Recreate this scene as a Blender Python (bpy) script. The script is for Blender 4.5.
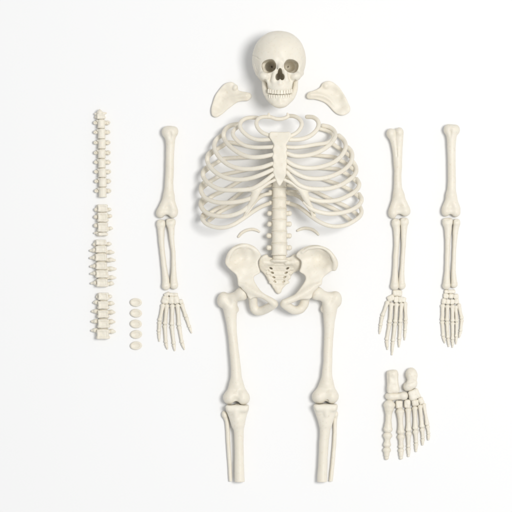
import bpy, math, random
import numpy as np

for o in list(bpy.data.objects):
    bpy.data.objects.remove(o, do_unlink=True)
random.seed(7)
rng = np.random.default_rng(7)

# ------------------------------------------------------------------ camera, light
S = 0.003            # metres per layout unit (one unit = one photo pixel on the table)
H = 2400.0           # camera height in units
scene = bpy.context.scene
COL = scene.collection

cam_d = bpy.data.cameras.new("camera")
cam_d.sensor_width = 36.0
cam_d.lens = 36.0 * H / 512.0
cam_d.clip_end = 200.0
cam = bpy.data.objects.new("camera", cam_d)
COL.objects.link(cam)
cam.location = (0, 0, H * S)
scene.camera = cam

world = bpy.data.worlds.new("World")
scene.world = world
world.use_nodes = True
bg = world.node_tree.nodes["Background"]
bg.inputs[0].default_value = (0.97, 0.985, 1.0, 1)
bg.inputs[1].default_value = 0.54

def area(name, loc, target, size, power, color):
    d = bpy.data.lights.new(name, 'AREA')
    d.shape = 'DISK'
    d.size = size
    d.energy = power
    d.color = color
    o = bpy.data.objects.new(name, d)
    COL.objects.link(o)
    o.location = loc
    v = [target[i] - loc[i] for i in range(3)]
    from mathutils import Vector
    o.rotation_euler = Vector(v).to_track_quat('-Z', 'Y').to_euler()
    return o

area("softbox", (2.45, 0.65, 7.6), (-0.15, 0.0, 0.0), 2.4, 405.0, (1.0, 0.985, 0.96))

scene.view_settings.view_transform = 'Standard'
scene.view_settings.look = 'None'
scene.view_settings.exposure = 0.0
scene.view_settings.gamma = 1.0
scene.view_settings.use_curve_mapping = False
scene.cycles.use_denoising = True
scene.cycles.max_bounces = 8

# ------------------------------------------------------------------ materials
def bone_material(name, c0, c1, c2, rough=0.46, bump=0.2, sss=0.08):
    m = bpy.data.materials.new(name)
    m.use_nodes = True
    nt = m.node_tree
    b = nt.nodes["Principled BSDF"]
    tc = nt.nodes.new("ShaderNodeTexCoord")
    n1 = nt.nodes.new("ShaderNodeTexNoise")
    n1.inputs["Scale"].default_value = 14.0
    n1.inputs["Detail"].default_value = 6.0
    n1.inputs["Roughness"].default_value = 0.6
    nt.links.new(tc.outputs["Object"], n1.inputs["Vector"])
    r = nt.nodes.new("ShaderNodeValToRGB")
    r.color_ramp.elements[0].position = 0.3
    r.color_ramp.elements[0].color = (*c0, 1)
    r.color_ramp.elements[1].position = 0.72
    r.color_ramp.elements[1].color = (*c1, 1)
    nt.links.new(n1.outputs["Fac"], r.inputs["Fac"])
    # fine speckle: tiny pores of a moulded surface
    n2 = nt.nodes.new("ShaderNodeTexNoise")
    n2.inputs["Scale"].default_value = 160.0
    n2.inputs["Detail"].default_value = 4.0
    nt.links.new(tc.outputs["Object"], n2.inputs["Vector"])
    r2 = nt.nodes.new("ShaderNodeValToRGB")
    r2.color_ramp.elements[0].position = 0.28
    r2.color_ramp.elements[0].color = (1, 1, 1, 1)
    r2.color_ramp.elements[1].position = 0.42
    r2.color_ramp.elements[1].color = (0, 0, 0, 1)
    nt.links.new(n2.outputs["Fac"], r2.inputs["Fac"])
    mul = nt.nodes.new("ShaderNodeMath"); mul.operation = 'MULTIPLY'
    mul.inputs[1].default_value = 0.45
    nt.links.new(r2.outputs["Color"], mul.inputs[0])
    mix = nt.nodes.new("ShaderNodeMix"); mix.data_type = 'RGBA'
    nt.links.new(mul.outputs[0], mix.inputs["Factor"])
    nt.links.new(r.outputs["Color"], mix.inputs["A"])
    mix.inputs["B"].default_value = (*c2, 1)
    nt.links.new(mix.outputs["Result"], b.inputs["Base Color"])
    b.inputs["Roughness"].default_value = rough
    b.inputs["Specular IOR Level"].default_value = 0.35
    b.inputs["Subsurface Weight"].default_value = sss
    b.inputs["Subsurface Radius"].default_value = (1.0, 0.6, 0.35)
    b.inputs["Subsurface Scale"].default_value = 0.004
    bp = nt.nodes.new("ShaderNodeBump")
    bp.inputs["Strength"].default_value = bump
    bp.inputs["Distance"].default_value = 0.002
    n3 = nt.nodes.new("ShaderNodeTexNoise")
    n3.inputs["Scale"].default_value = 70.0
    n3.inputs["Detail"].default_value = 8.0
    nt.links.new(tc.outputs["Object"], n3.inputs["Vector"])
    nt.links.new(n3.outputs["Fac"], bp.inputs["Height"])
    nt.links.new(bp.outputs["Normal"], b.inputs["Normal"])
    return m

BONE = bone_material("bone_resin", (0.765, 0.713, 0.603), (0.815, 0.772, 0.675), (0.68, 0.605, 0.48))
TOOTH = bone_material("tooth_resin", (0.765, 0.713, 0.603), (0.80, 0.755, 0.652), (0.7, 0.64, 0.52), rough=0.35, bump=0.05)

def sheet_material():
    m = bpy.data.materials.new("white_sheet")
    m.use_nodes = True
    nt = m.node_tree
    b = nt.nodes["Principled BSDF"]
    tc = nt.nodes.new("ShaderNodeTexCoord")
    n = nt.nodes.new("ShaderNodeTexNoise")
    n.inputs["Scale"].default_value = 2.5
    n.inputs["Detail"].default_value = 3.0
    nt.links.new(tc.outputs["Object"], n.inputs["Vector"])
    r = nt.nodes.new("ShaderNodeValToRGB")
    r.color_ramp.elements[0].color = (0.868, 0.870, 0.874, 1)
    r.color_ramp.elements[1].color = (0.880, 0.880, 0.882, 1)
    nt.links.new(n.outputs["Fac"], r.inputs["Fac"])
    nt.links.new(r.outputs["Color"], b.inputs["Base Color"])
    b.inputs["Roughness"].default_value = 0.85
    b.inputs["Specular IOR Level"].default_value = 0.1
    return m
SHEET = sheet_material()

# ------------------------------------------------------------------ signed distance toolkit
def comp(p):
    """traced point at height z -> its true place above the table"""
    x, y, z = p[0], p[1], p[2]
    f = 1.0 - z / H
    return (256 + (x - 256) * f, 256 + (y - 256) * f, z)

def smin(a, b, k):
    if k <= 0:
        return np.minimum(a, b)
    h = np.maximum(k - np.abs(a - b), 0.0) / k
    return np.minimum(a, b) - h * h * h * (k / 6.0)

def smax(a, b, k):
    return -smin(-a, -b, k)

def catmull(pts, n=8, closed=False):
    P = np.array(pts, float)
    m = len(P)
    out = []
    rngi = range(m) if closed else range(m - 1)
    for i in rngi:
        if closed:
            p0, p1, p2, p3 = P[(i - 1) % m], P[i], P[(i + 1) % m], P[(i + 2) % m]
        else:
            p1, p2 = P[i], P[i + 1]
            p0 = P[i - 1] if i > 0 else 2 * p1 - p2
            p3 = P[i + 2] if i + 2 < m else 2 * p2 - p1
        # centripetal-like: keep it simple, uniform with reduced tension
        for j in range(n):
            t = j / n
            t2, t3 = t * t, t * t * t
            out.append(0.5 * ((2 * p1) + (-p0 + p2) * t + (2 * p0 - 5 * p1 + 4 * p2 - p3) * t2
                              + (-p0 + 3 * p1 - 3 * p2 + p3) * t3))
    if not closed:
        out.append(P[-1])
    return np.array(out)

def poly_sd(X, Y, poly):
    P = np.asarray(poly, np.float32)
    d = np.full(X.shape, 1e9, np.float32)
    s = np.ones(X.shape, np.float32)
    n = len(P)
    j = n - 1
    for i in range(n):
        ex, ey = P[j] - P[i]
        wx, wy = X - P[i][0], Y - P[i][1]
        t = np.clip((wx * ex + wy * ey) / (ex * ex + ey * ey + 1e-12), 0, 1)
        bx, by = wx - ex * t, wy - ey * t
        d = np.minimum(d, bx * bx + by * by)
        c1 = Y >= P[i][1]
        c2 = Y < P[j][1]
        c3 = ex * wy > ey * wx
        flip = (c1 & c2 & c3) | (~c1 & ~c2 & ~c3)
        s = np.where(flip, -s, s)
        j = i
    return s * np.sqrt(d)

class Shape:
    def __init__(self, res=0.4):
        self.ops = []
        self.lo = np.array([1e9] * 3)
        self.hi = np.array([-1e9] * 3)
        self.res = res
    def _grow(self, p, r):
        p = np.array(p, float)
        self.lo = np.minimum(self.lo, p - r)
        self.hi = np.maximum(self.hi, p + r)
    def cap(self, a, ra, b, rb, k=1.5, op='add', flat=1.0):
        a = np.array(comp(a)); b = np.array(comp(b))
        if op == 'add':
            self._grow(a, ra); self._grow(b, rb)
        ba = b - a
        L2 = float(ba @ ba) + 1e-9
        def f(X, Y, Z):
            px, py, pz = X - a[0], Y - a[1], Z - a[2]
            t = np.clip((px * ba[0] + py * ba[1] + pz * ba[2]) / L2, 0, 1)
            dx, dy, dz = px - ba[0] * t, py - ba[1] * t, (pz - ba[2] * t) / flat
            return np.sqrt(dx * dx + dy * dy + dz * dz) - (ra + (rb - ra) * t)
        self.ops.append((op, f, k)); return self
    def chain(self, pts, k=1.5, op='add', smooth=0):
        P = np.array(pts, float)
        if smooth:
            P = catmull(P, smooth)
        C = np.array([(*comp(p[:3]), p[3]) for p in P])
        if op == 'add':
            for c in C: self._grow(c[:3], c[3])
        def f(X, Y, Z):
            D = None
            for i in range(len(C) - 1):
                a, ba = C[i][:3], C[i + 1][:3] - C[i][:3]
                px, py, pz = X - a[0], Y - a[1], Z - a[2]
                t = np.clip((px * ba[0] + py * ba[1] + pz * ba[2]) / (float(ba @ ba) + 1e-9), 0, 1)
                d = np.sqrt((px - ba[0] * t) ** 2 + (py - ba[1] * t) ** 2 + (pz - ba[2] * t) ** 2) - (C[i][3] + (C[i + 1][3] - C[i][3]) * t)
                D = d if D is None else np.minimum(D, d)
            return D
        self.ops.append((op, f, k)); return self
    def ell(self, c, r, rot=0.0, k=1.5, op='add', tilt=0.0):
        c = np.array(comp(c))
        if op == 'add':
            self._grow(c, max(r) if (rot or tilt) else np.array(r))
        ca, sa = math.cos(rot), math.sin(rot)
        ct, st = math.cos(tilt), math.sin(tilt)
        def f(X, Y, Z):
            px, py, pz = X - c[0], Y - c[1], Z - c[2]
            qx, qy = ca * px + sa * py, -sa * px + ca * py
            qx, qz = ct * qx + st * pz, -st * qx + ct * pz
            k0 = np.sqrt((qx / r[0]) ** 2 + (qy / r[1]) ** 2 + (qz / r[2]) ** 2)
            k1 = np.sqrt((qx / r[0] ** 2) ** 2 + (qy / r[1] ** 2) ** 2 + (qz / r[2] ** 2) ** 2)
            return k0 * (k0 - 1.0) / np.maximum(k1, 1e-6)
        self.ops.append((op, f, k)); return self
    def box(self, c, half, rnd=1.0, rot=0.0, k=1.0, op='add', waist=0.0, zwaist=0.0, taper=0.0):
        c = np.array(comp(c))
        if op == 'add':
            self._grow(c, math.hypot(half[0], half[1]) if rot else np.array(half) * 1.15)
        ca, sa = math.cos(rot), math.sin(rot)
        def f(X, Y, Z):
            px, py, pz = X - c[0], Y - c[1], Z - c[2]
            qx, qy = ca * px + sa * py, -sa * px + ca * py
            ty = np.clip(qy / half[1], -1, 1)
            w = (1 - ty * ty)
            qx = qx * (1 + waist * w) / (1 + taper * ty)
            pz = np.where(pz > 0, pz * (1 + zwaist * w), pz)
            dx = np.abs(qx) - half[0] + rnd
            dy = np.abs(qy) - half[1] + rnd
            dz = np.abs(pz) - half[2] + rnd
            o = np.sqrt(np.maximum(dx, 0) ** 2 + np.maximum(dy, 0) ** 2 + np.maximum(dz, 0) ** 2)
            return o + np.minimum(np.maximum(dx, np.maximum(dy, dz)), 0) - rnd
        self.ops.append((op, f, k)); return self
    def slab(self, poly, ctrl, rnd=1.0, k=1.5, op='add', holes=(), power=2.5, sub=5):
        """plate with a traced outline; ctrl: (x, y, mid height, half thickness)"""
        C = np.array(ctrl, float)
        zm = C[:, 2].mean()
        P = catmull([comp((p[0], p[1], zm))[:2] for p in poly], sub, True)
        Hs = [catmull([comp((p[0], p[1], zm))[:2] for p in h], sub, True) for h in holes]
        zlo, zhi = (C[:, 2] - C[:, 3]).min() - 1, (C[:, 2] + C[:, 3]).max() + 1
        self._grow((P[:, 0].min(), P[:, 1].min(), zlo), 0.5)
        self._grow((P[:, 0].max(), P[:, 1].max(), zhi), 0.5)
        def f(X, Y, Z):
            x2, y2 = X[:, :, :1], Y[:, :, :1]
            d2 = poly_sd(x2, y2, P)
            for h in Hs:
                d2 = smax(d2, -poly_sd(x2, y2, h), 0.8)
            w = 0; zc = 0; th = 0
            for (cx, cy, cz, ct) in C:
                wi = 1.0 / ((x2 - cx) ** 2 + (y2 - cy) ** 2 + 6.0) ** (power / 2)
                w = w + wi; zc = zc + wi * cz; th = th + wi * ct
            zc = zc / w; th = th / w
            u = d2 + rnd
            v = np.abs(Z - zc) - th + rnd
            return (np.minimum(np.maximum(u, v), 0)
                    + np.sqrt(np.maximum(u, 0) ** 2 + np.maximum(v, 0) ** 2) - rnd)
        self.ops.append((op, f, k)); return self
    def groove(self, pts, depth, width, zmin=-1e9):
        P = np.array([comp((p[0], p[1], p[2] if len(p) > 2 else 20))[:2] for p in pts])
        def f(X, Y, Z):
            x2, y2 = X[:, :, :1], Y[:, :, :1]
            d = np.full(x2.shape, 1e9, np.float32)
            for i in range(len(P) - 1):
                ex, ey = P[i + 1] - P[i]
                wx, wy = x2 - P[i][0], y2 - P[i][1]
                t = np.clip((wx * ex + wy * ey) / (ex * ex + ey * ey + 1e-9), 0, 1)
                d = np.minimum(d, (wx - ex * t) ** 2 + (wy - ey * t) ** 2)
            g = depth * np.exp(-d / (width * width))
            return np.where(Z > zmin, g, 0)
        self.ops.append(('off', f, 0)); return self
    def cut(self, f, k=0.3):
        self.ops.append(('cut', f, k)); return self
    def noise(self, amp, scale):
        ph = rng.uniform(0, 6.28, 9)
        def f(X, Y, Z):
            x, y, z = X / scale, Y / scale, Z / scale
            return amp * (np.sin(x * 1.3 + ph[0] + 1.7 * np.sin(y * .7 + ph[1])) * np.sin(y * 1.1 + ph[2] + np.sin(z + ph[3]))
                          + 0.6 * np.sin(z * 1.9 + ph[4] + x * .8) * np.sin(x * 2.1 + ph[5] - y * .9))
        self.ops.append(('off', f, 0)); return self
    def mesh(self, drop=False, smooth=2):
        h = self.res
        lo = self.lo - 2.5 * h - 0.6
        n = np.ceil((self.hi + 2.5 * h + 0.6 - lo) / h).astype(int) + 1
        ax = [lo[i] + h * np.arange(n[i], dtype=np.float32) for i in range(3)]
        X = ax[0].astype(np.float32)[:, None, None] + np.zeros((1, n[1], 1), np.float32)
        Y = ax[1].astype(np.float32)[None, :, None] + np.zeros((n[0], 1, 1), np.float32)
        X = np.broadcast_to(X, (n[0], n[1], 1)); Y = np.broadcast_to(Y, (n[0], n[1], 1))
        Z = ax[2].astype(np.float32)[None, None, :]
        F = np.full(tuple(n), 1e3, np.float32)
        for op, f, k in self.ops:
            d = f(X, Y, Z)
            if op == 'add': F = smin(F, d, k).astype(np.float32)
            elif op == 'sub': F = smax(F, -d, k).astype(np.float32)
            elif op == 'cut': F = smax(F, d, k).astype(np.float32)
            else: F = (F + d).astype(np.float32)
        V, Q = surface_nets(F, lo, h, smooth)
        if drop:
            V[:, 2] += 0.05 - V[:, 2].min()
        return V, Q

CORN = np.array([(i, j, k) for i in (0, 1) for j in (0, 1) for k in (0, 1)])
EDGES = [(a, b) for a in range(8) for b in range(a + 1, 8) if np.abs(CORN[a] - CORN[b]).sum() == 1]

def surface_nets(F, lo, h, smooth):
    ins = F < 0
    c = np.zeros(tuple(s - 1 for s in F.shape), np.int8)
    for (i, j, k) in CORN:
        c += ins[i:F.shape[0] - 1 + i, j:F.shape[1] - 1 + j, k:F.shape[2] - 1 + k]
    act = (c > 0) & (c < 8)
    idx = np.full(c.shape, -1, np.int64)
    I, J, K = np.nonzero(act)
    idx[I, J, K] = np.arange(len(I))
    vals = [F[I + a, J + b, K + d] for (a, b, d) in CORN]
    pos = np.zeros((len(I), 3)); cnt = np.zeros(len(I))
    for a, b in EDGES:
        m = (vals[a] < 0) != (vals[b] < 0)
        den = vals[a] - vals[b]
        t = np.where(m, vals[a] / np.where(den == 0, 1, den), 0)
        p = CORN[a][None, :] + t[:, None] * (CORN[b] - CORN[a])[None, :]
        pos += np.where(m[:, None], p, 0); cnt += m
    pos /= cnt[:, None]
    V = lo[None, :] + h * (pos + np.stack([I, J, K], 1))
    quads = []
    for ax in range(3):
        u, v = [(1, 2), (2, 0), (0, 1)][ax]
        sl0 = [slice(None)] * 3; sl1 = [slice(None)] * 3
        sl0[ax] = slice(0, -1); sl1[ax] = slice(1, None)
        a, b = ins[tuple(sl0)], ins[tuple(sl1)]
        ch = a != b
        E = np.stack(np.nonzero(ch), 1)
        ok = (E[:, u] > 0) & (E[:, v] > 0) & (E[:, u] < c.shape[u]) & (E[:, v] < c.shape[v])
        E = E[ok]
        sgn = a[E[:, 0], E[:, 1], E[:, 2]]
        def cell(du, dv):
            q = E.copy(); q[:, u] -= du; q[:, v] -= dv
            return idx[q[:, 0], q[:, 1], q[:, 2]]
        q = np.stack([cell(1, 1), cell(0, 1), cell(0, 0), cell(1, 0)], 1)
        q[~sgn] = q[~sgn][:, ::-1]
        quads.append(q)
    Q = np.concatenate(quads)
    for it in range(smooth):
        A = np.zeros_like(V); N = np.zeros(len(V))
        for e in range(4):
            a, b = Q[:, e], Q[:, (e + 1) % 4]
            for ax in range(3):
                A[:, ax] += np.bincount(a, V[b, ax], len(V)) + np.bincount(b, V[a, ax], len(V))
            N += np.bincount(a, minlength=len(V)) + np.bincount(b, minlength=len(V))
        V = 0.5 * V + 0.5 * A / np.maximum(N, 1)[:, None]
    return V, Q

def tube(pts, n=12, steps=8, cap_round=True):
    """pts: (x, y, z, half width, half thickness) -> quads of a smooth flattened tube"""
    P = np.array([(*comp(p[:3]), p[3], p[4]) for p in pts], float)
    P = catmull(P, steps)
    m = len(P)
    T = np.gradient(P[:, :3], axis=0)
    T /= np.linalg.norm(T, axis=1)[:, None] + 1e-9
    up = np.array([0, 0, 1.0])
    V = []; prev = None
    rings = []
    for i in range(m):
        s = np.cross(T[i], up)
        if np.linalg.norm(s) < 0.25 and prev is not None:
            s = prev - T[i] * (prev @ T[i])
        s /= np.linalg.norm(s) + 1e-9
        if prev is not None and s @ prev < 0: s = -s
        prev = s
        nrm = np.cross(s, T[i])
        rings.append((P[i, :3], s, nrm, P[i, 3], P[i, 4], T[i]))
    seq = []
    def endcap(r, sign):
        out = []
        for a in (0.97, 0.8, 0.45):
            c = math.cos(math.asin(a))
            out.append((r[0] + sign * r[5] * r[3] * a, r[1], r[2], r[3] * c, r[4] * c, r[5]))
        return out
    seq = endcap(rings[0], -1) + rings + endcap(rings[-1], 1)[::-1]
    for (c0, s, nr, w, t, _) in seq:
        for k in range(n):
            a = 2 * math.pi * k / n
            V.append(c0 + s * math.cos(a) * w + nr * math.sin(a) * t)
    Q = []
    for i in range(len(seq) - 1):
        for k in range(n):
            Q.append((i * n + k, i * n + (k + 1) % n, (i + 1) * n + (k + 1) % n, (i + 1) * n + k))
    Vn = np.array(V); b = len(Vn)
    Vn = np.vstack([Vn, Vn[:n].mean(0), Vn[-n:].mean(0)])
    e = (len(seq) - 1) * n
    for k in range(n):
        Q.append((b, (k + 1) % n, k, k))
        Q.append((b + 1, e + k, e + (k + 1) % n, e + (k + 1) % n))
    return Vn, Q

def join(*parts):
    Vs, Qs, off = [], [], 0
    for V, Q in parts:
        Vs.append(np.asarray(V)); Qs += [tuple(int(i) + off for i in q) for q in Q]; off += len(V)
    return np.vstack(Vs), Qs

# ------------------------------------------------------------------ scene objects
def wpos(x, y, z=0.0):
    return ((x - 256) * S, (256 - y) * S, z * S)

def empty(name, x, y, label, cat, group=None):
    o = bpy.data.objects.new(name, None)
    o.empty_display_size = 0.02
    COL.objects.link(o)
    o.location = wpos(x, y)
    o["label"] = label; o["category"] = cat
    if group: o["group"] = group
    o["ox"] = float(x); o["oy"] = float(y)
    return o

def obj(name, mq, parent=None, mat=None, label=None, cat=None, group=None, fix=True):
    V, Q = mq
    V = np.asarray(V, float)
    if parent is not None:
        ox, oy = parent["ox"], parent["oy"]
    else:
        ox = (V[:, 0].min() + V[:, 0].max()) / 2; oy = (V[:, 1].min() + V[:, 1].max()) / 2
    W = np.stack([(V[:, 0] - ox) * S, (oy - V[:, 1]) * S, V[:, 2] * S], 1)
    faces = []
    for q in (Q.tolist() if isinstance(Q, np.ndarray) else Q):
        q = q[::-1]
        f = []
        for i in q:
            if not f or i != f[-1]: f.append(int(i))
        if f[0] == f[-1]: f = f[:-1]
        faces.append(f)
    me = bpy.data.meshes.new(name)
    me.from_pydata(W.tolist(), [], faces)
    if fix:
        import bmesh
        bm = bmesh.new(); bm.from_mesh(me)
        bmesh.ops.recalc_face_normals(bm, faces=bm.faces)
        bm.to_mesh(me); bm.free()
    me.polygons.foreach_set("use_smooth", np.ones(len(me.polygons), bool))
    me.materials.append(mat or BONE)
    me.update()
    o = bpy.data.objects.new(name, me)
    COL.objects.link(o)
    if parent is not None:
        o.parent = parent
        o["ox"] = float(ox); o["oy"] = float(oy)
    else:
        o.location = wpos(ox, oy)
        o["ox"] = float(ox); o["oy"] = float(oy)
    if label: o["label"] = label
    if cat: o["category"] = cat
    if group: o["group"] = group
    return o

# ---- setting: the white surface everything lies on
def make_table():
    me = bpy.data.meshes.new("tabletop")
    R = 12.0
    me.from_pydata([(-R, -R, 0), (R, -R, 0), (R, R, 0), (-R, R, 0)], [], [(0, 1, 2, 3)])
    me.materials.append(SHEET)
    o = bpy.data.objects.new("tabletop", me)
    COL.objects.link(o)
    o["kind"] = "structure"
    o["label"] = "plain white surface the bones are laid out on"
make_table()

# ---- skull
def make_skull():
    CX = 279.6
    root = empty("skull", CX, 62, "ivory skull with closed jaw, staring straight up above the rib cage", "skull")
    s = Shape(0.42)
    s.ell((279, 60, 28), (26.6, 27.5, 27.5), k=4)
    s.ell((279, 52, 35), (23.5, 20.5, 22), k=6)
    s.ell((280, 68, 41), (19, 13, 11.5), k=5)                       # upper face
    s.ell((280, 84, 41), (12.5, 11, 12.5), k=4)                     # maxilla
    s.ell((280, 88, 44), (11.6, 6, 9.0), k=3)
    for sx in (-1, 1):
        X = lambda v: 280 + sx * v
        s.cap((X(17.5), 59.5, 45), 3.4, (X(4.5), 60, 53.0), 3.2, k=4)   # brow
        s.ell((X(15.2), 76.2, 46.5), (5.6, 4.4, 5.5), rot=sx * -0.35, k=4)   # cheekbone
        s.cap((X(18.4), 72.5, 44), 2.4, (X(19.6), 62, 42), 2.6, k=3)    # outer rim of the socket
        s.cap((X(17.5), 76.5, 44), 3.0, (X(21.8), 73.5, 30), 2.0, k=3)    # arch
        s.cap((X(14.5), 79.0, 45), 2.6, (X(10.0), 84, 46), 3.0, k=3)
        s.cap((X(4.8), 70.5, 52.5), 2.0, (X(6.5), 80.5, 50.5), 2.6, k=3)  # beside the nose
    s.cap((280, 61.5, 53), 2.6, (280, 68.2, 57.2), 2.2, k=3)        # nasal bones
    s.cap((280, 81.2, 52.5), 1.7, (280, 83.5, 52.5), 1.8, k=3)      # nasal spine
    s.ell((280, 83, 25), (16.5, 12, 13), k=3)                       # skull base behind the jaw
    s.ell((280, 94.4, 42), (9.5, 4.2, 6.5), k=1)                      # palate behind the teeth
    # hollows
    for sx in (-1, 1):
        X = lambda v: 280 + sx * v
        s.ell((X(27.6), 70, 47), (6.2, 8.5, 8), k=4, op='sub')        # temple hollow
        s.ell((X(11.0), 66.1, 49), (7.3, 6.4, 18), rot=sx * 0.25, k=1.0, op='sub')
        s.box((X(11.2), 66.2, 48), (6.3, 5.4, 13), rnd=3.3, rot=sx * 0.25, k=1.2, op='sub')
        s.ell((X(9.4), 66.4, 36), (5.4, 5.0, 18), k=1.6, op='sub')
        s.ell((X(8.1), 66.4, 24), (0.95, 1.5, 10), rot=sx * 0.5, k=0.5, op='sub')
        s.ell((X(11.2), 68.4, 30), (2.4, 0.55, 8), rot=sx * 0.6, k=0.8, op='sub')
        s.ell((X(11.5), 83.5, 54.5), (3.0, 4.2, 3.4), k=3, op='sub')   # canine hollow
        s.ell((X(2.2), 77.0, 50), (2.25, 3.3, 20), k=0.7, op='sub')
        s.ell((X(15.0), 88.5, 49), (2.7, 9.0, 14), k=1.5, op='sub')
    s.ell((280, 73.4, 50), (2.3, 5.2, 20), k=1.0, op='sub')
    s.ell((280, 76.5, 38), (3.6, 4.6, 14), k=1.0, op='sub')
    s.noise(0.10, 4.5)
    # sutures on the temples, fine seams
    s.groove([(253.2, 56.5), (255.5, 58.5), (257, 59.6), (258.6, 61.2), (260.2, 61.6)], 0.75, 0.45)
    s.groove([(255.0, 65.0), (255.8, 69.5), (256.9, 72.2)], 0.6, 0.4)
    s.groove([(303.2, 58.0), (301.6, 60.2), (299.9, 61.2)], 0.45, 0.4)
    s.groove([(266.5, 73.2), (267.4, 75.0), (266.9, 77.0)], 0.22, 0.45, 35)
    s.groove([(293.5, 73.2), (292.6, 75.0), (293.1, 77.0)], 0.22, 0.45, 35)
    V, Q = s.mesh()
    dz = 0.1 - V[:, 2].min(); V[:, 2] += dz
    cr = obj("cranium", (V, Q), root, fix=False)
    m = Shape(0.4)
    pts = [(264.0, 79.5, 33, 2.3), (264.7, 87, 36.5, 2.6), (266.6, 93.6, 39, 3.1), (271.0, 98.9, 42.5, 3.7), (275.6, 102.3, 46, 4.2),
           (280, 103.3, 47, 4.3)]
    m.chain(pts, k=2.5, smooth=3)
    m.chain([(560 - x, y, z, r) for (x, y, z, r) in pts], k=2.5, smooth=3)
    arc = [(268.6, 97.6, 42.5, 2.6), (272, 98.8, 46, 2.9), (276, 99.2, 48, 3.0), (280, 99.3, 48.6, 3.0)]
    m.chain(arc, k=2.5, smooth=3)
    m.chain([(560 - x, y, z, r) for (x, y, z, r) in arc], k=2.5, smooth=3)
    m.ell((280, 104.0, 48.0), (7.0, 3.5, 3.8), k=3)
    m.ell((275.5, 99.0, 53), (2.4, 1.6, 2), k=2.5, op='sub'); m.ell((284.5, 99.0, 53), (2.4, 1.6, 2), k=2.5, op='sub')
    m.noise(0.1, 3.5)
    V, Q = m.mesh(); V[:, 2] += dz
    ma = obj("mandible", (V, Q), root, fix=False)
    def teeth(parent, spec, y, hh, zf):
        for sx in (-1, 1):
            for (x, w) in spec:
                t = Shape(0.22)
                z = zf - 0.033 * x * x
                cy = y - 0.006 * x * x if parent is ma else y - 0.010 * x * x
                a = sx * 0.03 * x
                hh2 = hh * rng.uniform(0.94, 1.04)
                t.box((280 + sx * x, cy, z + rng.uniform(-.15, .15)), (w / 2 + 0.02, hh2, 1.8), rnd=0.8, k=0, taper=0.10 if parent is cr else -0.10)
                V, Q = t.mesh(smooth=2)
                # turn each tooth along the dental arch
                cx, cz = V[:, 0].mean(), V[:, 2].mean()
                th = sx * math.atan(0.066 * x)
                dx, dz2 = V[:, 0] - cx, V[:, 2] - cz
                V[:, 0] = cx + dx * math.cos(th) + dz2 * math.sin(th)
                V[:, 2] = cz - dx * math.sin(th) + dz2 * math.cos(th) + dz
                obj("tooth", (V, Q), parent, TOOTH, fix=False)
    teeth(cr, [(1.55, 3.1), (4.3, 2.5), (6.8, 2.6), (9.1, 2.2), (10.9, 1.9)], 92.2, 2.25, 50.9)
    teeth(ma, [(1.15, 2.3), (3.4, 2.3), (5.75, 2.5), (8.0, 2.2), (9.9, 1.9)], 97.0, 2.15, 49.7)
make_skull()

# ---- shoulder blades
def scapula(out, ctrl, ridge, knob, label):
    s = Shape(0.33)
    s.slab(out, ctrl, rnd=1.1, k=2)
    s.chain(ridge, k=3.0, smooth=3)
    s.ell(*knob, k=2.5)
    s.noise(0.10, 4)
    obj("scapula", s.mesh(drop=True), None, label=label, cat="shoulder blade", fix=False)

outL = [(211.3, 113), (212.6, 116), (216.7, 117.2), (222.6, 113.6), (229.4, 107.7), (237.2, 102.3), (243, 101), (248, 100.6),
        (251.2, 97.2), (250.6, 94), (247, 92.3), (238.8, 90.5), (237.4, 86.5), (234.3, 83.3), (230.9, 82), (225.5, 83.3),
        (220.6, 87.7), (215.7, 94.5), (212.8, 102.3), (211.3, 108.2)]
scapula(outL,
        [(213, 112, 5.2, 1.9), (217, 115, 5.4, 1.9), (222, 100, 3.6, 1.3), (226, 93, 3.6, 1.3), (215, 97, 5, 1.8), (223, 87, 5.2, 1.8),
         (230, 85, 6, 2), (230, 105, 4.2, 1.6), (238, 97, 5.5, 2.2), (247, 96, 6.6, 3.0), (220, 108, 3.6, 1.3)],
        [(224, 100, 3.6, 0.8), (231, 98.0, 5.0, 1.4), (239, 96.2, 7.0, 1.9), (246, 95.6, 8.4, 2.0)],
        ((235.2, 87.4, 7.2), (2.4, 3.0, 2.2), 0.5),
        "left-hand loose shoulder blade beside the skull, its narrow end pointing right")
outR = [(306.6, 97), (307.4, 93.8), (310.4, 91.6), (315.7, 89.8), (320.1, 87.2), (322.6, 83.3), (328, 80.9), (333.3, 82.3),
        (339.2, 87.2), (344, 94.5), (348, 102.3), (350.2, 108.2), (349, 112.6), (344, 115.2), (338.7, 114.5), (334.3, 111.6),
        (329.4, 106.3), (323.6, 101.9), (315.7, 99.4), (309, 98.9)]
scapula(outR,
        [(347, 109, 6.0, 2), (343, 113, 5.6, 2), (337, 102, 4.4, 1.5), (334, 92, 3.6, 1.4), (344, 99, 6.2, 2), (337, 87, 5.6, 1.9),
         (328, 84, 5.6, 2), (328, 103, 4.4, 1.7), (320, 95, 5.2, 2.2), (310, 95, 6.4, 2.8), (340, 107, 4.0, 1.4), (339, 96, 3.4, 1.3)],
        [(335, 106, 5, 0.6), (329, 99, 5.8, 1.2), (320, 95, 6.8, 1.8), (311, 94.6, 8.0, 2.0)],
        ((326.0, 85.6, 6.6), (2.7, 3.0, 2.4), -0.5),
        "right-hand loose shoulder blade beside the skull, its narrow end pointing left")

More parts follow.
